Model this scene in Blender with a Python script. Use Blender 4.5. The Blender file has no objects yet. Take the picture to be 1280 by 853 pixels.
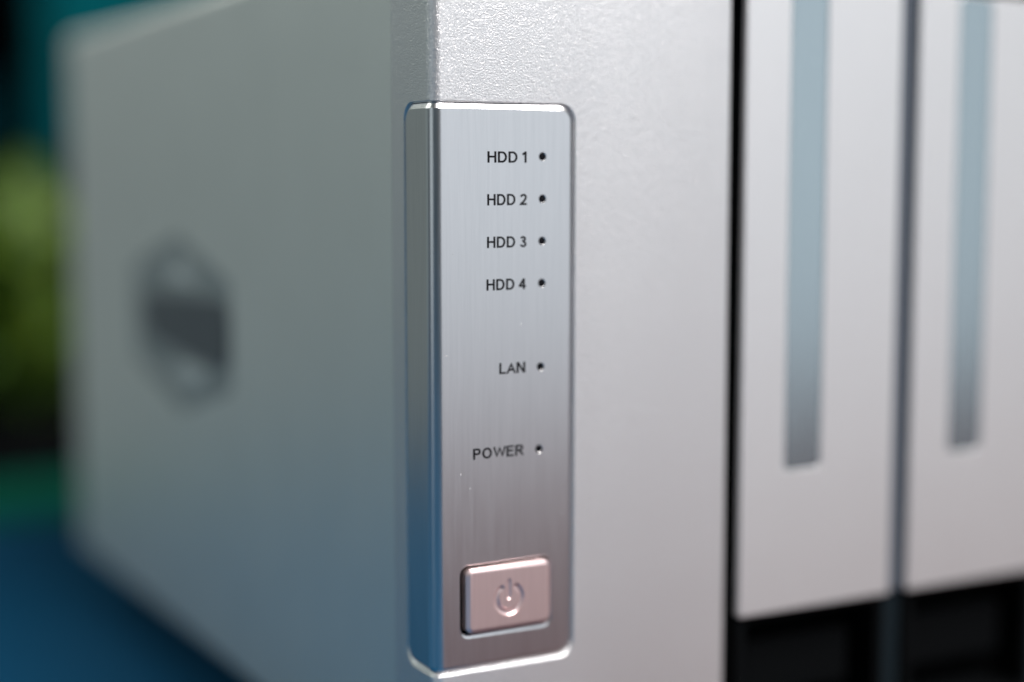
import bpy, bmesh, math, random
from mathutils import Vector, Matrix
random.seed(7)
C = bpy.context.scene
COL = C.collection
MM = 0.001
R = math.radians

# ------------------------------------------------------------------ camera
YAW, PITCH, D = R(61.0), R(6.0), 0.24
cd = bpy.data.cameras.new('camera'); cam = bpy.data.objects.new('camera', cd); COL.objects.link(cam)
cam.location = (-D*math.cos(R(63.86)), -D*math.sin(R(63.86)), 0.108)
fwd = Vector((math.cos(YAW)*math.cos(PITCH), math.sin(YAW)*math.cos(PITCH), -math.sin(PITCH)))
cam.rotation_euler = fwd.to_track_quat('-Z', 'Y').to_euler()
cd.sensor_width = 36; cd.lens = 36*2000/1280
cd.clip_start = 0.005; cd.clip_end = 50
cd.dof.use_dof = True; cd.dof.focus_distance = 0.2415; cd.dof.aperture_fstop = 3.4
cd.dof.aperture_blades = 0
C.camera = cam
C.render.resolution_x = 1024; C.render.resolution_y = 682

# ------------------------------------------------------------------ world and lamps
w = bpy.data.worlds.new('World'); C.world = w; w.use_nodes = True
bg = w.node_tree.nodes['Background']; bg.inputs[0].default_value = (0.5, 0.72, 0.8, 1); bg.inputs[1].default_value = 0.06

def area(name, loc, target, sx, sy, power, col):
    ld = bpy.data.lights.new(name, 'AREA'); ld.shape = 'RECTANGLE'; ld.size = sx; ld.size_y = sy
    ld.energy = power; ld.color = col
    o = bpy.data.objects.new(name, ld); COL.objects.link(o); o.location = loc
    o.rotation_euler = (Vector(target)-Vector(loc)).to_track_quat('-Z', 'Y').to_euler()
    return o
# broad window in front and to the right, ceiling light over the device, weak room light from the left
area('window_light', (1.0, -1.7, 0.61), (0, 0, 0.2), 1.9, 1.8, 8.8, (0.86, 0.93, 1.0))
area('ceiling_light', (0.35, -0.75, 1.25), (0.05, 0, 0.08), 0.9, 0.6, 43, (1.0, 0.965, 0.945))
area('upper_left_fill', (-0.95, 0.95, 1.15), (0, 0.08, 0.1), 1.2, 0.8, 9.6, (0.95, 1.0, 0.93))  # added fill that brightens the shell side, no real window behind it
area('corner_line_fill', (-1.5, -0.34, 0.35), (0, 0.0, 0.1), 0.75, 1.1, 1.6, (0.86, 0.97, 1.0))  # added fill, gives the bright line along the rounded corner
area('side_room_light', (-0.85, 1.2, 0.45), (0, 0.08, 0.2), 1.9, 1.8, 2.0, (0.84, 1.0, 0.98))
C.view_settings.view_transform = 'Standard'; C.view_settings.look = 'None'
C.view_settings.exposure = 0; C.view_settings.gamma = 1

# ------------------------------------------------------------------ materials
def mat(name, col, rough=0.5, metal=0.0, spec=0.5):
    m = bpy.data.materials.new(name); m.use_nodes = True
    b = m.node_tree.nodes['Principled BSDF']
    b.inputs['Base Color'].default_value = (*col, 1); b.inputs['Roughness'].default_value = rough
    b.inputs['Metallic'].default_value = metal; b.inputs['Specular IOR Level'].default_value = spec
    return m
def nodes(m): return m.node_tree.nodes, m.node_tree.links, m.node_tree.nodes['Principled BSDF']
def coords(m, scale):
    n, l, b = nodes(m)
    t = n.new('ShaderNodeTexCoord'); mp = n.new('ShaderNodeMapping'); mp.inputs['Scale'].default_value = scale
    l.new(t.outputs['Object'], mp.inputs['Vector']); return mp.outputs['Vector']
def noise(m, scale, detail=2, rough=0.5, k=1.0):
    n, l, b = nodes(m); x = n.new('ShaderNodeTexNoise')
    x.inputs['Scale'].default_value = k; x.inputs['Detail'].default_value = detail; x.inputs['Roughness'].default_value = rough
    l.new(coords(m, scale), x.inputs['Vector']); return x.outputs['Fac']
def remap(m, v, a, b_, c, d):
    n, l, b = nodes(m); r = n.new('ShaderNodeMapRange')
    for i, q in enumerate((a, b_, c, d)): r.inputs[i+1].default_value = q
    l.new(v, r.inputs[0]); return r.outputs[0]
def ramp(m, v, c0, c1, p0=0.0, p1=1.0):
    n, l, b = nodes(m); r = n.new('ShaderNodeValToRGB'); e = r.color_ramp.elements
    e[0].position = p0; e[0].color = (*c0, 1); e[1].position = p1; e[1].color = (*c1, 1)
    l.new(v, r.inputs[0]); return r.outputs[0]
def bump(m, h, dist, strength=1.0, prev=None):
    n, l, b = nodes(m); x = n.new('ShaderNodeBump'); x.inputs['Distance'].default_value = dist; x.inputs['Strength'].default_value = strength
    l.new(h, x.inputs['Height'])
    if prev is not None: l.new(prev, x.inputs['Normal'])
    return x.outputs['Normal']

def paint(name, col, metal, rough, grain):
    """fine-grained sandblasted silver paint"""
    m = mat(name, col, rough, metal)
    n, l, b = nodes(m)
    g1 = noise(m, (1e3/0.29,)*3, 2, 0.6)
    g2 = noise(m, (1e3/0.13,)*3, 1, 0.5)
    g0 = noise(m, (1e3/1.1,)*3, 3, 0.6)
    nn = bump(m, g0, 0.00006, grain); nn = bump(m, g1, 0.00009, grain, nn); nn = bump(m, g2, 0.00004, grain, nn)
    l.new(nn, b.inputs['Normal'])
    v = noise(m, (1e3/0.2,)*3, 2, 0.7)
    l.new(ramp(m, v, tuple(c*0.93 for c in col), tuple(min(1, c*1.06) for c in col), 0.3, 0.7), b.inputs['Base Color'])
    big = noise(m, (60, 60, 60), 4)
    l.new(remap(m, big, 0.3, 0.7, rough-0.012, rough+0.015), b.inputs['Roughness'])
    return m
SILVER = paint('silver_paint', (0.86, 0.845, 0.85), 0.78, 0.34, 0.9)
TRAY = paint('tray_paint', (0.86, 0.85, 0.855), 0.75, 0.38, 0.6)
SHELLM = paint('shell_paint', (0.90, 0.91, 0.88), 0.8, 0.42, 0.4)

def brushed(name, col, rough, s=1.0):
    m = mat(name, col, rough, 1.0)
    n, l, b = nodes(m)
    a = noise(m, (1e3/0.10, 1e3/0.10, 1e3/9.0), 3, 0.6)
    c = noise(m, (1e3/0.45, 1e3/0.45, 1e3/14.0), 3, 0.7)
    nn = bump(m, a, 0.0000026*s, 1.0); l.new(nn, b.inputs['Normal'])
    l.new(remap(m, c, 0.25, 0.75, rough-0.015, rough+0.03), b.inputs['Roughness'])
    l.new(ramp(m, c, tuple(x*0.94 for x in col), tuple(min(1, x*1.015) for x in col), 0.3, 0.7), b.inputs['Base Color'])
    b.inputs['Anisotropic'].default_value = 0.0
    return m
BRUSH = brushed('brushed_aluminium', (0.80, 0.79, 0.80), 0.29)
BUTTON = brushed('button_aluminium', (0.93, 0.72, 0.71), 0.30, 0.6)
BUTTON.node_tree.nodes['Principled BSDF'].inputs['Metallic'].default_value = 0.8
STRIP = brushed('strip_aluminium', (0.52, 0.60, 0.63), 0.25)
BLACK = mat('black_plastic', (0.003, 0.0035, 0.004), 0.7, 0, 0.03)
DARK = mat('dark_plastic', (0.006, 0.012, 0.016), 0.45, 0, 0.2)
GAP = mat('divider_lit_grey', (0.075, 0.09, 0.115), 0.4)  # paler grey holds the light reflected off the tray sides
INK = mat('black_ink', (0.004, 0.004, 0.006), 0.7, 0, 0.2)
DUST = mat('pale_dust', (0.62, 0.61, 0.62), 0.9)
LENS = mat('dark_lens', (0.003, 0.003, 0.005), 0.5, 0, 0.15)
BADGE = mat('badge_grey', (0.36, 0.39, 0.39), 0.5, 0.4)
BAND = mat('badge_dark', (0.10, 0.11, 0.12), 0.5)
LIGHT = mat('badge_light', (0.72, 0.75, 0.74), 0.4, 0.4)

# ------------------------------------------------------------------ mesh helpers (millimetres)
def finish(name, me, m, parent=None, smooth=25):
    """scale a millimetre mesh to metres and link it as one object"""
    bm = bmesh.new(); bm.from_mesh(me)
    for f in bm.faces: f.smooth = smooth is not None
    for e in bm.edges:
        if len(e.link_faces) == 2:
            e.smooth = e.calc_face_angle(0) < R(smooth or 0)
    bm.to_mesh(me); bm.free()
    me.transform(Matrix.Scale(MM, 4)); me.materials.clear(); me.materials.append(m)
    o = bpy.data.objects.new(name, me); COL.objects.link(o)
    if smooth:
        wn = o.modifiers.new('wn', 'WEIGHTED_NORMAL'); wn.keep_sharp = True; wn.weight = 80
    if parent: o.parent = parent
    return o
def pymesh(name, v, f):
    me = bpy.data.meshes.new(name); me.from_pydata([tuple(p) for p in v], [], f); me.update()
    bm = bmesh.new(); bm.from_mesh(me); bmesh.ops.recalc_face_normals(bm, faces=bm.faces); bm.to_mesh(me); bm.free()
    return me
def boolean(me, cutters):
    o = bpy.data.objects.new('tmp', me); COL.objects.link(o); tmp = [o]
    for c in cutters:
        k = bpy.data.objects.new('cut', c); COL.objects.link(k); tmp.append(k)
        md = o.modifiers.new('b', 'BOOLEAN'); md.operation = 'DIFFERENCE'; md.solver = 'EXACT'; md.object = k
    bpy.context.view_layer.update()
    dg = bpy.context.evaluated_depsgraph_get(); res = bpy.data.meshes.new_from_object(o.evaluated_get(dg))
    for t in tmp: bpy.data.objects.remove(t)
    return res
def box(x0, x1, y0, y1, z0, z1, bev=0.0, seg=3):
    bm = bmesh.new(); bmesh.ops.create_cube(bm, size=1)
    for v in bm.verts: v.co = ((x0+x1)/2+v.co.x*(x1-x0), (y0+y1)/2+v.co.y*(y1-y0), (z0+z1)/2+v.co.z*(z1-z0))
    if bev: bmesh.ops.bevel(bm, geom=list(bm.edges), offset=bev, segments=seg, profile=0.5, affect='EDGES')
    me = bpy.data.meshes.new('box'); bm.to_mesh(me); bm.free(); return me
RC = 1.8; LA = RC*math.pi/2           # rounded front-left corner of the device
def wrap(s, z, h):
    """point at arc length s round the front-left corner (s<0: side, s>0: front), height z, h outwards"""
    if s >= LA/2: return (RC+s-LA/2, -h, z)
    if s <= -LA/2: return (-h, RC-s-LA/2, z)
    a = (s+LA/2)/LA*math.pi/2
    return (RC-(RC+h)*math.cos(a), RC-(RC+h)*math.sin(a), z)
def flat(s, z, h): return (s, -h, z)
def rings(s0, s1, z0, z1, r, stack, fmap, mids=(), n=10):
    """solid from rounded-rectangle rings; stack = [(outward offset, height)...]"""
    V, F = [], []; cnt = None
    ms = sorted(x for x in mids if s0+r+1e-4 < x < s1-r-1e-4)
    for it in stack:
        off, h, ex = (*it, 0)[:3]
        q = r+off; top = []
        for i in range(n+1):
            a = math.pi-math.pi/2*i/n; top.append((s0+r+q*math.cos(a), z1-r+q*math.sin(a)))
        top += [(x, z1+off) for x in ms]
        for i in range(n+1):
            a = math.pi/2-math.pi/2*i/n; top.append((s1-r+q*math.cos(a), z1-r+q*math.sin(a)))
        bot = [(s, z0+z1-z-ex) for s, z in top]
        loop = top+bot[::-1]; cnt = len(loop)
        V += [fmap(s, z, h) for s, z in loop]
    for k in range(len(stack)-1):
        for i in range(cnt):
            j = (i+1) % cnt; F.append((k*cnt+i, k*cnt+j, (k+1)*cnt+j, (k+1)*cnt+i))
    for k in (0, len(stack)-1):
        m_ = cnt//2
        for i in range(m_-1):
            a, b = k*cnt+i, k*cnt+i+1; c, d = k*cnt+cnt-2-i, k*cnt+cnt-1-i
            F.append((a, b, c, d))
    return pymesh('rings', V, F)
def tag(o, label=None, cat=None, group=None, kind=None):
    for k, v in (('label', label), ('category', cat), ('group', group), ('kind', kind)):
        if v: o[k] = v
    return o
def empty(name, loc=(0, 0, 0)):
    o = bpy.data.objects.new(name, None); COL.objects.link(o); o.location = loc; o.empty_display_size = 0.02; return o

# ------------------------------------------------------------------ the surface and the room behind
def plane(name, x0, x1, y0, y1, z, m, t=None):
    me = box(x0, x1, y0, y1, z-(t or 4), z, 0); return finish(name, me, m, None, None)
WOOD = mat('table_wood', (0.05, 0.02, 0.02), 0.85, 0, 0.15)
n, l, b = nodes(WOOD)
l.new(ramp(WOOD, noise(WOOD, (3, 60, 60), 5, 0.6), (0.036, 0.014, 0.016), (0.056, 0.023, 0.024), 0.3, 0.7), b.inputs['Base Color'])
tag(plane('table_top', -900, 1400, -430, 395, -8.5, WOOD, 25), kind='structure')
FLOORM = mat('floor_dark', (0.02, 0.02, 0.02), 0.8)
tag(plane('floor', -4000, 4000, -4000, 4000, -740, FLOORM, 20), kind='structure')
WALLM = mat('back_wall_dark', (0.001, 0.0012, 0.0015), 1.0, 0, 0.0)
tag(finish('wall', box(-2500, 2500, 2300, 2360, -740, 1700), WALLM, None, None), kind='structure')
MATM = mat('blue_cloth', (0.0, 0.06, 0.14), 0.8, 0, 0.1)
n, l, b = nodes(MATM)
l.new(ramp(MATM, noise(MATM, (900, 900, 900), 3, 0.6), (0.0, 0.045, 0.105), (0.001, 0.057, 0.128), 0.3, 0.7), b.inputs['Base Color'])
l.new(bump(MATM, noise(MATM, (1500, 1500, 1500), 2), 0.0002, 0.6), b.inputs['Normal'])
me = rings(-560, 20, -425, 345, 8, [(0, -1.6), (0.3, -1.2), (0.3, -0.5), (0, 0)], lambda s, z, h: (s, z, h-6.5))
tag(finish('desk_mat', me, MATM), 'matt blue mat spread under and beside the left side of the silver box', 'mat')

# ------------------------------------------------------------------ the device
Z0, Z1, W, DEP = 5.0, 144.0, 214.0, 222.0
root = empty('storage_device', (0, 0, 0.002))
tag(root, 'silver metal drive enclosure with upright drive trays and brushed control strip', 'storage device')
root.location = (0, 0, 0)

mids = [-LA/2+LA*i/24 for i in range(25)]+[-6, -4, -2.5, 3, 5, 8, 11, 14, 17, 20]
PS0, PS1, PZ0, PZ1, PR = -9.4+RC-LA/2, 24.8-RC+LA/2, 31.1, 118.45, 2.6
# bezel: ring prism round the front
V, F = [], []
prof = [(0.0, 14.0), (0.0, 12.9)]+[(0.0, 8.0), (0, 4)]
prof += [(RC-RC*math.cos(math.pi/2*i/24), RC-RC*math.sin(math.pi/2*i/24)) for i in range(25)]
prof += [(30, 0.0), (W-RC, 0.0)]+[(W-RC+RC*math.sin(math.pi/2*i/8), RC-RC*math.cos(math.pi/2*i/8)) for i in range(1, 9)]+[(W, 14.0)]
N = len(prof)
lv = [(Z0, 1.2), (Z0+0.4, 0.35), (Z0+1.2, 0), (Z1-1.6, 0), (Z1-0.5, 0.45), (Z1, 1.6)]
for z, ins in lv:
    for x, y in prof: V.append((min(max(x, ins), W-ins), max(y, ins) if y < 13.9 else y, z))
for k in range(len(lv)-1):
    for i in range(N):
        j = (i+1) % N; F.append((k*N+i, k*N+j, (k+1)*N+j, (k+1)*N+i))
F.append(tuple(range(N))); F.append(tuple((len(lv)-1)*N+i for i in range(N)))
bez = pymesh('bezel', V, F)
opening = rings(55.0, 210.6, 6.6, 141.3, 0.8, [(0, -20), (0, -0.35), (0.4, 0.05), (0.4, 3)], flat)
pocket = rings(PS0, PS1, PZ0, PZ1, PR, [(0.08, -1.25), (0.08, -0.4, 0.02), (0.12, -0.24, 0.08), (0.30, -0.02, 0.40), (0.6, 0.4, 1.0)], wrap, mids)
bez = boolean(bez, [opening, pocket])
finish('front_bezel', bez, SILVER, root, 30)

# shell: sheet-metal cover behind the bezel
sh = box(-0.02, W+0.02, -10, DEP, Z0, Z1+0.2, 2.6, 5)
sh = boolean(sh, [box(-20, 300, -30, 14.03, -20, 200)])
hexp = []
HY, HZ = 126.0, 75.0
hexo = [(0, 19.5), (-33, 11.5), (-34.5, 10), (-34.5, -10), (-33, -11.5), (0, -19.5), (33, -11.5), (34.5, -10), (34.5, 10), (33, 11.5)]
def hexprism(sc, x0, x1):
    v = [(x0, HY+a*sc, HZ+c*sc) for a, c in hexo]+[(x1, HY+a*sc, HZ+c*sc) for a, c in hexo]; k = len(hexo)
    return pymesh('hex', v, [tuple(range(k)), tuple(range(k, 2*k))]+[(i, (i+1) % k, k+(i+1) % k, k+i) for i in range(k)])
sh = boolean(sh, [hexprism(1.0, -3, 0.75)])
finish('metal_shell', sh, SHELLM, root, 30)
emb = finish('side_emblem', hexprism(0.985, 0.25, 0.74), BADGE, root, 30)
def yzprism(pts, x0, x1):
    k = len(pts); v = [(x0, a, c) for a, c in pts]+[(x1, a, c) for a, c in pts]
    return pymesh('p', v, [tuple(range(k)), tuple(range(k, 2*k))]+[(i, (i+1) % k, k+(i+1) % k, k+i) for i in range(k)])
finish('emblem_band', yzprism([(156, 77.5), (150, 80.5), (97, 82), (93.5, 79), (93.5, 70), (99, 67.5), (118, 68.5), (150, 70)], -0.1, 0.3), BAND, emb, None)
finish('emblem_mark', yzprism([(127, 90), (114, 84.5), (121, 83.8), (133, 84.8)], -0.1, 0.3), LIGHT, emb, None)
finish('emblem_mark', yzprism([(121, 60.5), (108, 65.5), (116, 66.8), (130, 66)], -0.1, 0.3), LIGHT, emb, None)

# control panel wrapped round the corner
PH = 0.17
BX0, BX1, BZ0, BZ1 = 4.75, 20.35, 36.75, 47.25
pan = rings(PS0, PS1, PZ0, PZ1, PR, [(0, -1.1), (0, -0.4), (-0.1, -0.28), (-0.72, 0.10), (-0.82, 0.15), (-0.95, PH)], wrap, mids)
LEDS = [(19.0, 110.5), (19.0, 104.0), (18.95, 97.5), (18.9, 90.95), (18.7, 77.85), (18.45, 64.85)]
cuts = [rings(BX0-0.22, BX1+0.22, BZ0-0.22, BZ1+0.22, 1.45, [(0, -3), (0, PH-0.3), (0.06, PH-0.12, 0.1), (0.25, PH+0.03, 0.42), (0.45, PH+0.2, 0.6)], flat)]
def lathe(cx, cz, prof, n=28):
    V = []; F = []
    for r_, h in prof: V += [(cx+r_*math.cos(2*math.pi*i/n), -h, cz+r_*math.sin(2*math.pi*i/n)) for i in range(n)]
    for k in range(len(prof)-1):
        for i in range(n): F.append((k*n+i, k*n+(i+1) % n, (k+1)*n+(i+1) % n, (k+1)*n+i))
    F.append(tuple(range(n))); F.append(tuple((len(prof)-1)*n+i for i in range(n)))
    return pymesh('l', V, F)
for cx, cz in LEDS: cuts.append(lathe(cx, cz, [(0.60, -3), (0.60, PH-0.07), (0.69, PH+0.02), (0.78, PH+0.2)]))
pan = boolean(pan, cuts)
panel = finish('control_panel', pan, BRUSH, root, 12)
for cx, cz in LEDS: finish('indicator_light', lathe(cx, cz, [(0.595, -1.0), (0.595, 0.04), (0.4, 0.075), (0.12, 0.09)], 20), LENS, panel, 40)

def arcp(cx, cy, rx, ry, a0, a1, n=14):
    return [(cx+rx*math.cos(R(a0+(a1-a0)*i/n)), cy+ry*math.sin(R(a0+(a1-a0)*i/n))) for i in range(n+1)]
SW = 0.172                                  # stroke width, cap height = 1
h_ = SW/2
GLYPH = {
 'H': (0.74, [[(h_, 0), (h_, 1)], [(0.74-h_, 0), (0.74-h_, 1)], [(SW, 0.53), (0.74-SW, 0.53)]]),
 'D': (0.76, [[(h_, 0), (h_, 1)], [(SW, h_), (0.34, h_)]+arcp(0.34, 0.5, 0.42-h_, 0.5-h_, -90, 90, 18)[1:]+[(SW, 1-h_)]]),
 '1': (0.34, [[(0.34-h_, 0), (0.34-h_, 1)], [(0.0, 0.73), (0.12, 0.80), (0.215, 0.90)]]),
 '2': (0.60, [arcp(0.3, 0.7, 0.3-h_, 0.3-h_, 172, -28, 16)+[(0.36, 0.36), (0.12, 0.15), (0.075, h_), (0.60, h_)]]),
 '3': (0.60, [arcp(0.29, 0.745, 0.245-h_+0.02, 0.255-h_, 165, -80, 16)+[(0.22, 0.535)], arcp(0.30, 0.275, 0.30-h_, 0.275-h_, 92, -170, 18)]),
 '4': (0.62, [[(0.62-h_-0.10, 0), (0.62-h_-0.10, 0.97)], [(0.44, 0.95), (0.06, 0.33), (0.06, 0.30), (0.385, 0.30)], [(0.52, 0.30), (0.62, 0.30)]]),
 'L': (0.56, [[(h_, 0), (h_, 1)], [(SW, h_), (0.56, h_)]]),
 'A': (0.80, [[(0.06, -0.02), (0.40, 0.93), (0.74, -0.02)], [(0.235, 0.34), (0.565, 0.34)]]),
 'N': (0.75, [[(h_, 0), (h_, 1)], [(0.75-h_, 0), (0.75-h_, 1)], [(SW*0.8, 0.93), (0.75-SW*0.8, 0.07)]]),
 'P': (0.66, [[(h_, 0), (h_, 1)], [(SW, 1-h_), (0.40, 1-h_)]+arcp(0.40, 0.70, 0.26-h_, 0.30-h_, 90, -90, 14)[1:]+[(SW, 0.40+h_)]]),
 'O': (0.84, [arcp(0.42, 0.5, 0.42-h_, 0.5-h_, 0, 360, 36)]),
 'W': (1.08, [[(0.06, 1.0), (0.29, 0.06), (0.54, 0.95), (0.79, 0.06), (1.02, 1.0)]]),
 'E': (0.64, [[(h_, 0), (h_, 1)], [(SW, 1-h_), (0.62, 1-h_)], [(SW, 0.54), (0.58, 0.54)], [(SW, h_), (0.64, h_)]]),
 'R': (0.76, [[(h_, 0), (h_, 1)], [(SW, 1-h_), (0.44, 1-h_)]+arcp(0.44, 0.72, 0.26-h_, 0.28-h_, 90, -90, 14)[1:]+[(SW, 0.44+h_)], [(0.36, 0.44), (0.47, 0.36), (0.69, 0.0)]]),
}
def strip(pts, wd, V, F, ox):
    P = [Vector(p) for p in pts]; closed = (P[0]-P[-1]).length < 1e-6; n = len(P); k = len(V)
    for i in range(n):
        a = P[i]-P[i-1] if i else (P[-1]-P[-2] if closed else P[1]-P[0])
        b = P[i+1]-P[i] if i < n-1 else (P[1]-P[0] if closed else P[i]-P[i-1])
        a.normalize(); b.normalize(); na = Vector((-a.y, a.x)); nb = Vector((-b.y, b.x)); m_ = (na+nb).normalized()
        q = wd/2/max(0.35, m_.dot(na))
        for sg in (1, -1):
            p = P[i]+m_*q*sg; V.append((ox+p.x, min(1.0, max(0.0, p.y))))
    for i in range(n-1): F.append((k+2*i, k+2*i+1, k+2*i+3, k+2*i+2))
def lettering(txt, x0, x1, z0, z1):
    V, F = [], []; ox = 0
    for ch in txt:
        if ch == ' ': ox += 0.30; continue
        wd, strokes = GLYPH[ch]
        for st_ in strokes: strip(st_, SW, V, F, ox)
        ox += wd+(0.13 if ch not in 'WLA' else 0.06)
    xs = [p[0] for p in V]; a, b_ = min(xs), max(xs)
    V = [(x0+(x-a)/(b_-a)*(x1-x0), -PH-0.034, z0+y*(z1-z0)) for x, y in V]
    me = bpy.data.meshes.new('l'); me.from_pydata(V, [], F)
    bm = bmesh.new(); bm.from_mesh(me)
    r_ = bmesh.ops.extrude_face_region(bm, geom=list(bm.faces))
    bmesh.ops.translate(bm, verts=[v for v in r_['geom'] if isinstance(v, bmesh.types.BMVert)], vec=(0, 0.02, 0))
    bmesh.ops.recalc_face_normals(bm, faces=bm.faces); bm.to_mesh(me); bm.free()
    return finish('lettering', me, INK, panel, None)
for txt, x0, x1, zc in [('HDD 1', 9.35, 16.15, 110.4), ('HDD 2', 9.3, 16.2, 103.93), ('HDD 3', 9.25, 16.15, 97.45), ('HDD 4', 9.15, 16.05, 90.95), ('LAN', 11.35, 15.95, 77.95), ('POWER', 6.75, 15.7, 64.95)]:
    lettering(txt, x0, x1, zc-0.86, zc+0.86)

# specks of dust on the brushed metal
for cx, cz, sx, sz in [(2.2, 80.4, 0.33, 0.13), (15.2, 84.6, 0.07, 0.42), (4.6, 62.0, 0.10, 0.22), (6.2, 59.6, 0.12, 0.10), (22.6, 54.2, 0.16, 0.14), (3.4, 95.8, 0.08, 0.10), (17.6, 60.6, 0.07, 0.07)]:
    bm = bmesh.new(); bmesh.ops.create_icosphere(bm, subdivisions=1, radius=1)
    for v in bm.verts:
        q = v.co*random.uniform(0.75, 1.2); v.co = (cx+q.x*sx+q.z*sz*0.2, -PH-0.015+q.y*0.03, cz+q.z*sz)
    me = bpy.data.meshes.new('d'); bm.to_mesh(me); bm.free(); finish('dust_speck', me, DUST, panel, 60)

# power button
BH = 0.95
btn = rings(BX0+0.45, BX1-0.12, BZ0+0.15, BZ1-0.15, 1.15, [(0, -0.9), (0, 0.55), (-0.06, 0.68), (-0.5, BH-0.06), (-0.6, BH-0.015), (-0.72, BH)], flat, (8, 10, 12, 14, 16))
SX, SZ = 12.65, 41.75
def tube(path, rad, n=14):
    """closed round tube in the plane of the button face"""
    V = []; F = []; cir = [2*math.pi*i/n for i in range(n)]
    P = [Vector(p) for p in path]; T = [(P[min(i+1, len(P)-1)]-P[max(i-1, 0)]).normalized() for i in range(len(P))]
    st = []
    for q in (0.25, 0.6, 0.85): st.append((P[0]-T[0]*rad*math.cos(math.asin(q)), T[0], rad*q))
    st += [(P[i], T[i], rad) for i in range(len(P))]
    for q in (0.85, 0.6, 0.25): st.append((P[-1]+T[-1]*rad*math.cos(math.asin(q)), T[-1], rad*q))
    for p, t, r_ in st:
        nrm = Vector((-t.y, t.x))
        for a in cir:
            q = p+nrm*math.cos(a)*r_; V.append((q.x, -(BH+0.10+math.sin(a)*r_*0.8), q.y))
    for k in range(len(st)-1):
        for i in range(n): F.append((k*n+i, k*n+(i+1) % n, (k+1)*n+(i+1) % n, (k+1)*n+i))
    F.append(tuple(range(n))); F.append(tuple((len(st)-1)*n+i for i in range(n)))
    return pymesh('t', V, F)
arc = [(SX+2.2*math.sin(a), SZ+2.2*math.cos(a)) for a in [R(38)+R(284)*i/48 for i in range(49)]]
bar = [(SX, SZ+2.75-2.6*i/6) for i in range(7)]
btn = boolean(btn, [tube(arc, 0.60), tube(bar, 0.44)])
button = finish('power_button', btn, BUTTON, root, 22)

finish('button_gap_shade', box(BX0-0.4, BX1+0.4, 1.02, 1.2, BZ0-0.4, BZ1+0.4), BLACK, root, None)  # added black plate, stands in for the shade in the button gap
# drive trays
inner = finish('bay_interior', box(54.0, 212.0, 15.0, 60.0, 6.0, 142.8), BLACK, root, None)
def make_tray(x):
    plate = rings(x, x+33.9, 32.0, 139.6, 0.7, [(0, -1.0), (0, -0.35), (-0.1, -0.1), (-0.35, 0)], flat)
    groove = rings(x+9.3, x+17.3, 56.7, 150.0, 1.2, [(0, -0.4), (0, -0.08), (0.08, 0.02), (0.3, 0.4)], flat)
    t = finish('drive_tray', boolean(plate, [groove]), TRAY, root, 30)
    finish('groove_strip', rings(x+9.4, x+17.2, 56.8, 139.3, 1.1, [(0, -0.6), (0, -0.2), (-0.08, -0.12)], flat), STRIP, t, 30)
    # black lower grip recess: open frame with a curved lever
    v = box(x+0.2, x+33.7, 0.8, 14.8, 7.2, 31.7, 0.3, 2)
    v = boolean(v, [box(x+2.2, x+31.7, -5, 9.5, 8.6, 30.9, 0.8, 2)])
    finish('tray_frame', v, BLACK, t, 30)
    finish('release_lever', box(x+5.0, x+28.9, 4.8, 7.6, 15.2, 26.0, 0.9, 3), BLACK, t, 30)
    # tray body behind the plate, seen through the gaps
    finish('tray_body', box(x+0.3, x+33.6, 1.05, 14.9, 32.2, 139.2), BLACK, t, None)
    return t
for k in range(4):
    make_tray(58.1+38.05*k)
for k in range(3):
    x = 58.1+33.9+38.05*k
    finish('bay_divider', box(x+0.5, x+3.65, 1.1, 14.7, 32.0, 141.0, 0.5, 3), GAP, root, 30)
    finish('grip_divider', box(x+0.3, x+3.85, 1.6, 14.6, 6.9, 31.8, 0.4, 3), DARK, root, 30)  # lower length of the same divider, split off for its darker tone
for fx in (18, W-18):
    for fy in (22, DEP-20): finish('foot', lathe(0, 0, [(7.0, -11.4), (7.6, -10.9), (7.6, -0.2), (7.0, 0.0)], 24), BLACK, root, 30).matrix_local = Matrix.Translation((fx*MM, fy*MM, -0.0065))@Matrix.Rotation(R(-90), 4, 'X')

# ------------------------------------------------------------------ things out of focus behind
def at(u, depth, v=None):
    """ground position (m) seen in photo column u at a given depth along the view"""
    p = Vector((cam.location.x, cam.location.y, 0))
    f_ = Vector((math.cos(YAW), math.sin(YAW), 0)); r_ = Vector((math.sin(YAW), -math.cos(YAW), 0))
    return p+(f_+r_*((u-640)/2000))*depth
GREEN = mat('green_cloth', (0.0, 0.06, 0.038), 0.9, 0, 0.05)
p = at(20, 0.555)
g = finish('folded_cloth', box(-130, 60, -35, 35, 0, 2.5, 1, 3), GREEN, None, 40); g.location = (p.x, p.y, -0.008)
tag(g, 'dark green folded cloth lying along the far edge of the blue mat', 'cloth')

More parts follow.
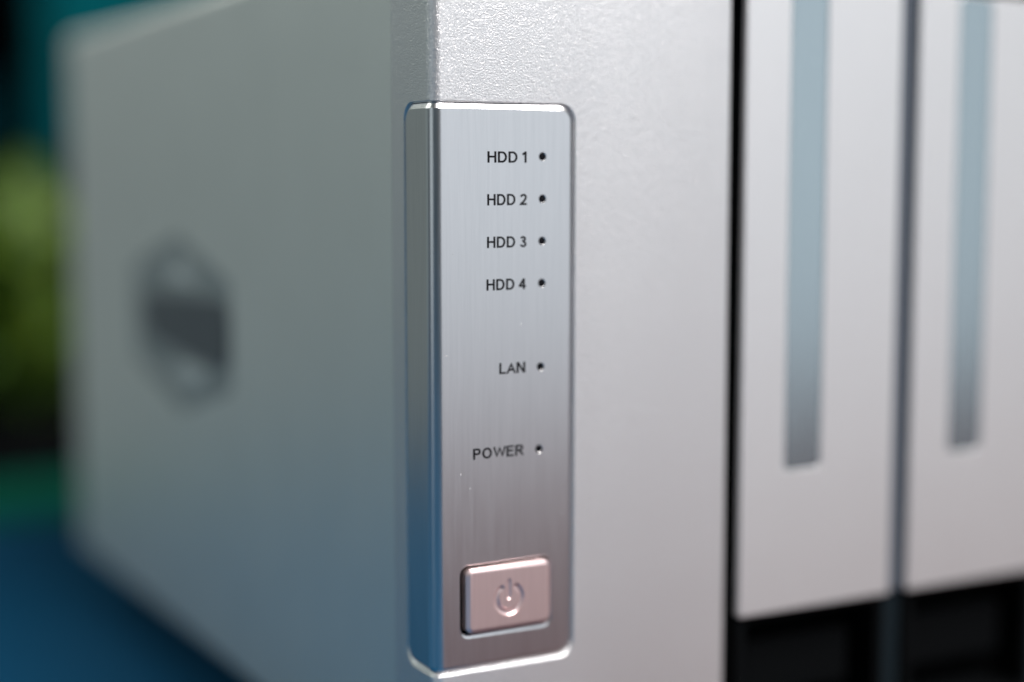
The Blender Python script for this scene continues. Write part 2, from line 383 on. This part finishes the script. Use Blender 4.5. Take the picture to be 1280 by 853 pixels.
TEAL = mat('teal_board', (0.0, 0.075, 0.09), 0.9, 0, 0.05)
p = at(150, 1.05)
t = finish('teal_board', box(-42, 90, 0, 25, 0, 360, 3, 2), TEAL, None, 30); t.location = (p.x, p.y, 0.1132)
tag(t, 'upright teal board standing on the black shelf in the dark background', 'board')
TEAL2 = mat('dark_teal_box', (0.0, 0.018, 0.024), 0.9, 0, 0.05)
p = at(10, 1.1)
t = finish('storage_box', box(-120, 30, 0, 120, 0, 55, 4, 2), TEAL2, None, 30); t.location = (p.x, p.y, 0.115)
tag(t, 'dark teal box on the shelf left of the teal board', 'box')
SH = mat('shelf_black', (0.001, 0.001, 0.0015), 1.0, 0, 0.0)
t = finish('shelf_unit', box(-420, 260, -90, 180, 0, 18, 2, 2), SH, None, 30); t.location = (p.x, p.y, 0.095)
tag(t, 'black shelf in the dark background carrying the dark teal box', 'shelf')
for sx in (-400, 240):
    q = finish('upright', box(sx-9, sx+9, 20, 160, -835, -1), SH, t, 30)

# plant
p = at(5, 0.72)
pot = empty('potted_plant', (p.x, p.y, -0.032)); tag(pot, 'yellow-green leafy plant in a tall black planter left of the silver box', 'plant')
finish('pot', lathe(0, 0, [(34, 686), (36, 678), (36, -30), (37, -32), (37, -36), (33, -36), (31, -30)], 32), BLACK, pot, 35).matrix_local = Matrix.Rotation(R(90), 4, 'X')
LEAF = mat('leaf', (0.13, 0.26, 0.015), 0.5)
n, l, b = nodes(LEAF)
oi = n.new('ShaderNodeObjectInfo')
l.new(ramp(LEAF, oi.outputs['Random'], (0.03, 0.095, 0.006), (0.14, 0.21, 0.015)), b.inputs['Base Color'])
lv = []; lf = []
for i in range(7):
    tt = i/6; wd = 9*math.sin(math.pi*min(1, tt*0.93+0.05))**0.8
    y = 62*tt; zz = 16*math.sin(tt*2.2)-12*tt*tt
    lv += [(-wd, y, zz+wd*0.3), (0, y, zz), (wd, y, zz+wd*0.3)]
for i in range(6):
    for k in (0, 1): a = i*3+k; lf.append((a, a+1, a+4, a+3))
leafme = pymesh('leaf', lv, lf); leaf0 = finish('leaf', leafme, LEAF, pot, 60)
sol = leaf0.modifiers.new('t', 'SOLIDIFY'); sol.thickness = 0.0006
for i in range(70):
    o = leaf0 if i == 0 else leaf0.copy()
    if i: COL.objects.link(o)
    o.parent = pot
    a = i*2.39996; el = R(random.uniform(-10, 75)); hh = random.uniform(0.03, 0.085)
    o.matrix_local = Matrix.Translation((0.012*math.cos(a), 0.012*math.sin(a), hh))@Matrix.Rotation(a, 4, 'Z')@Matrix.Rotation(el, 4, 'X')@Matrix.Scale(random.uniform(0.7, 1.1), 4)
st = finish('stem', lathe(0, 0, [(3.5, -36), (2.4, -105)], 12), LEAF, pot, 60); st.matrix_local = Matrix.Rotation(R(90), 4, 'X')
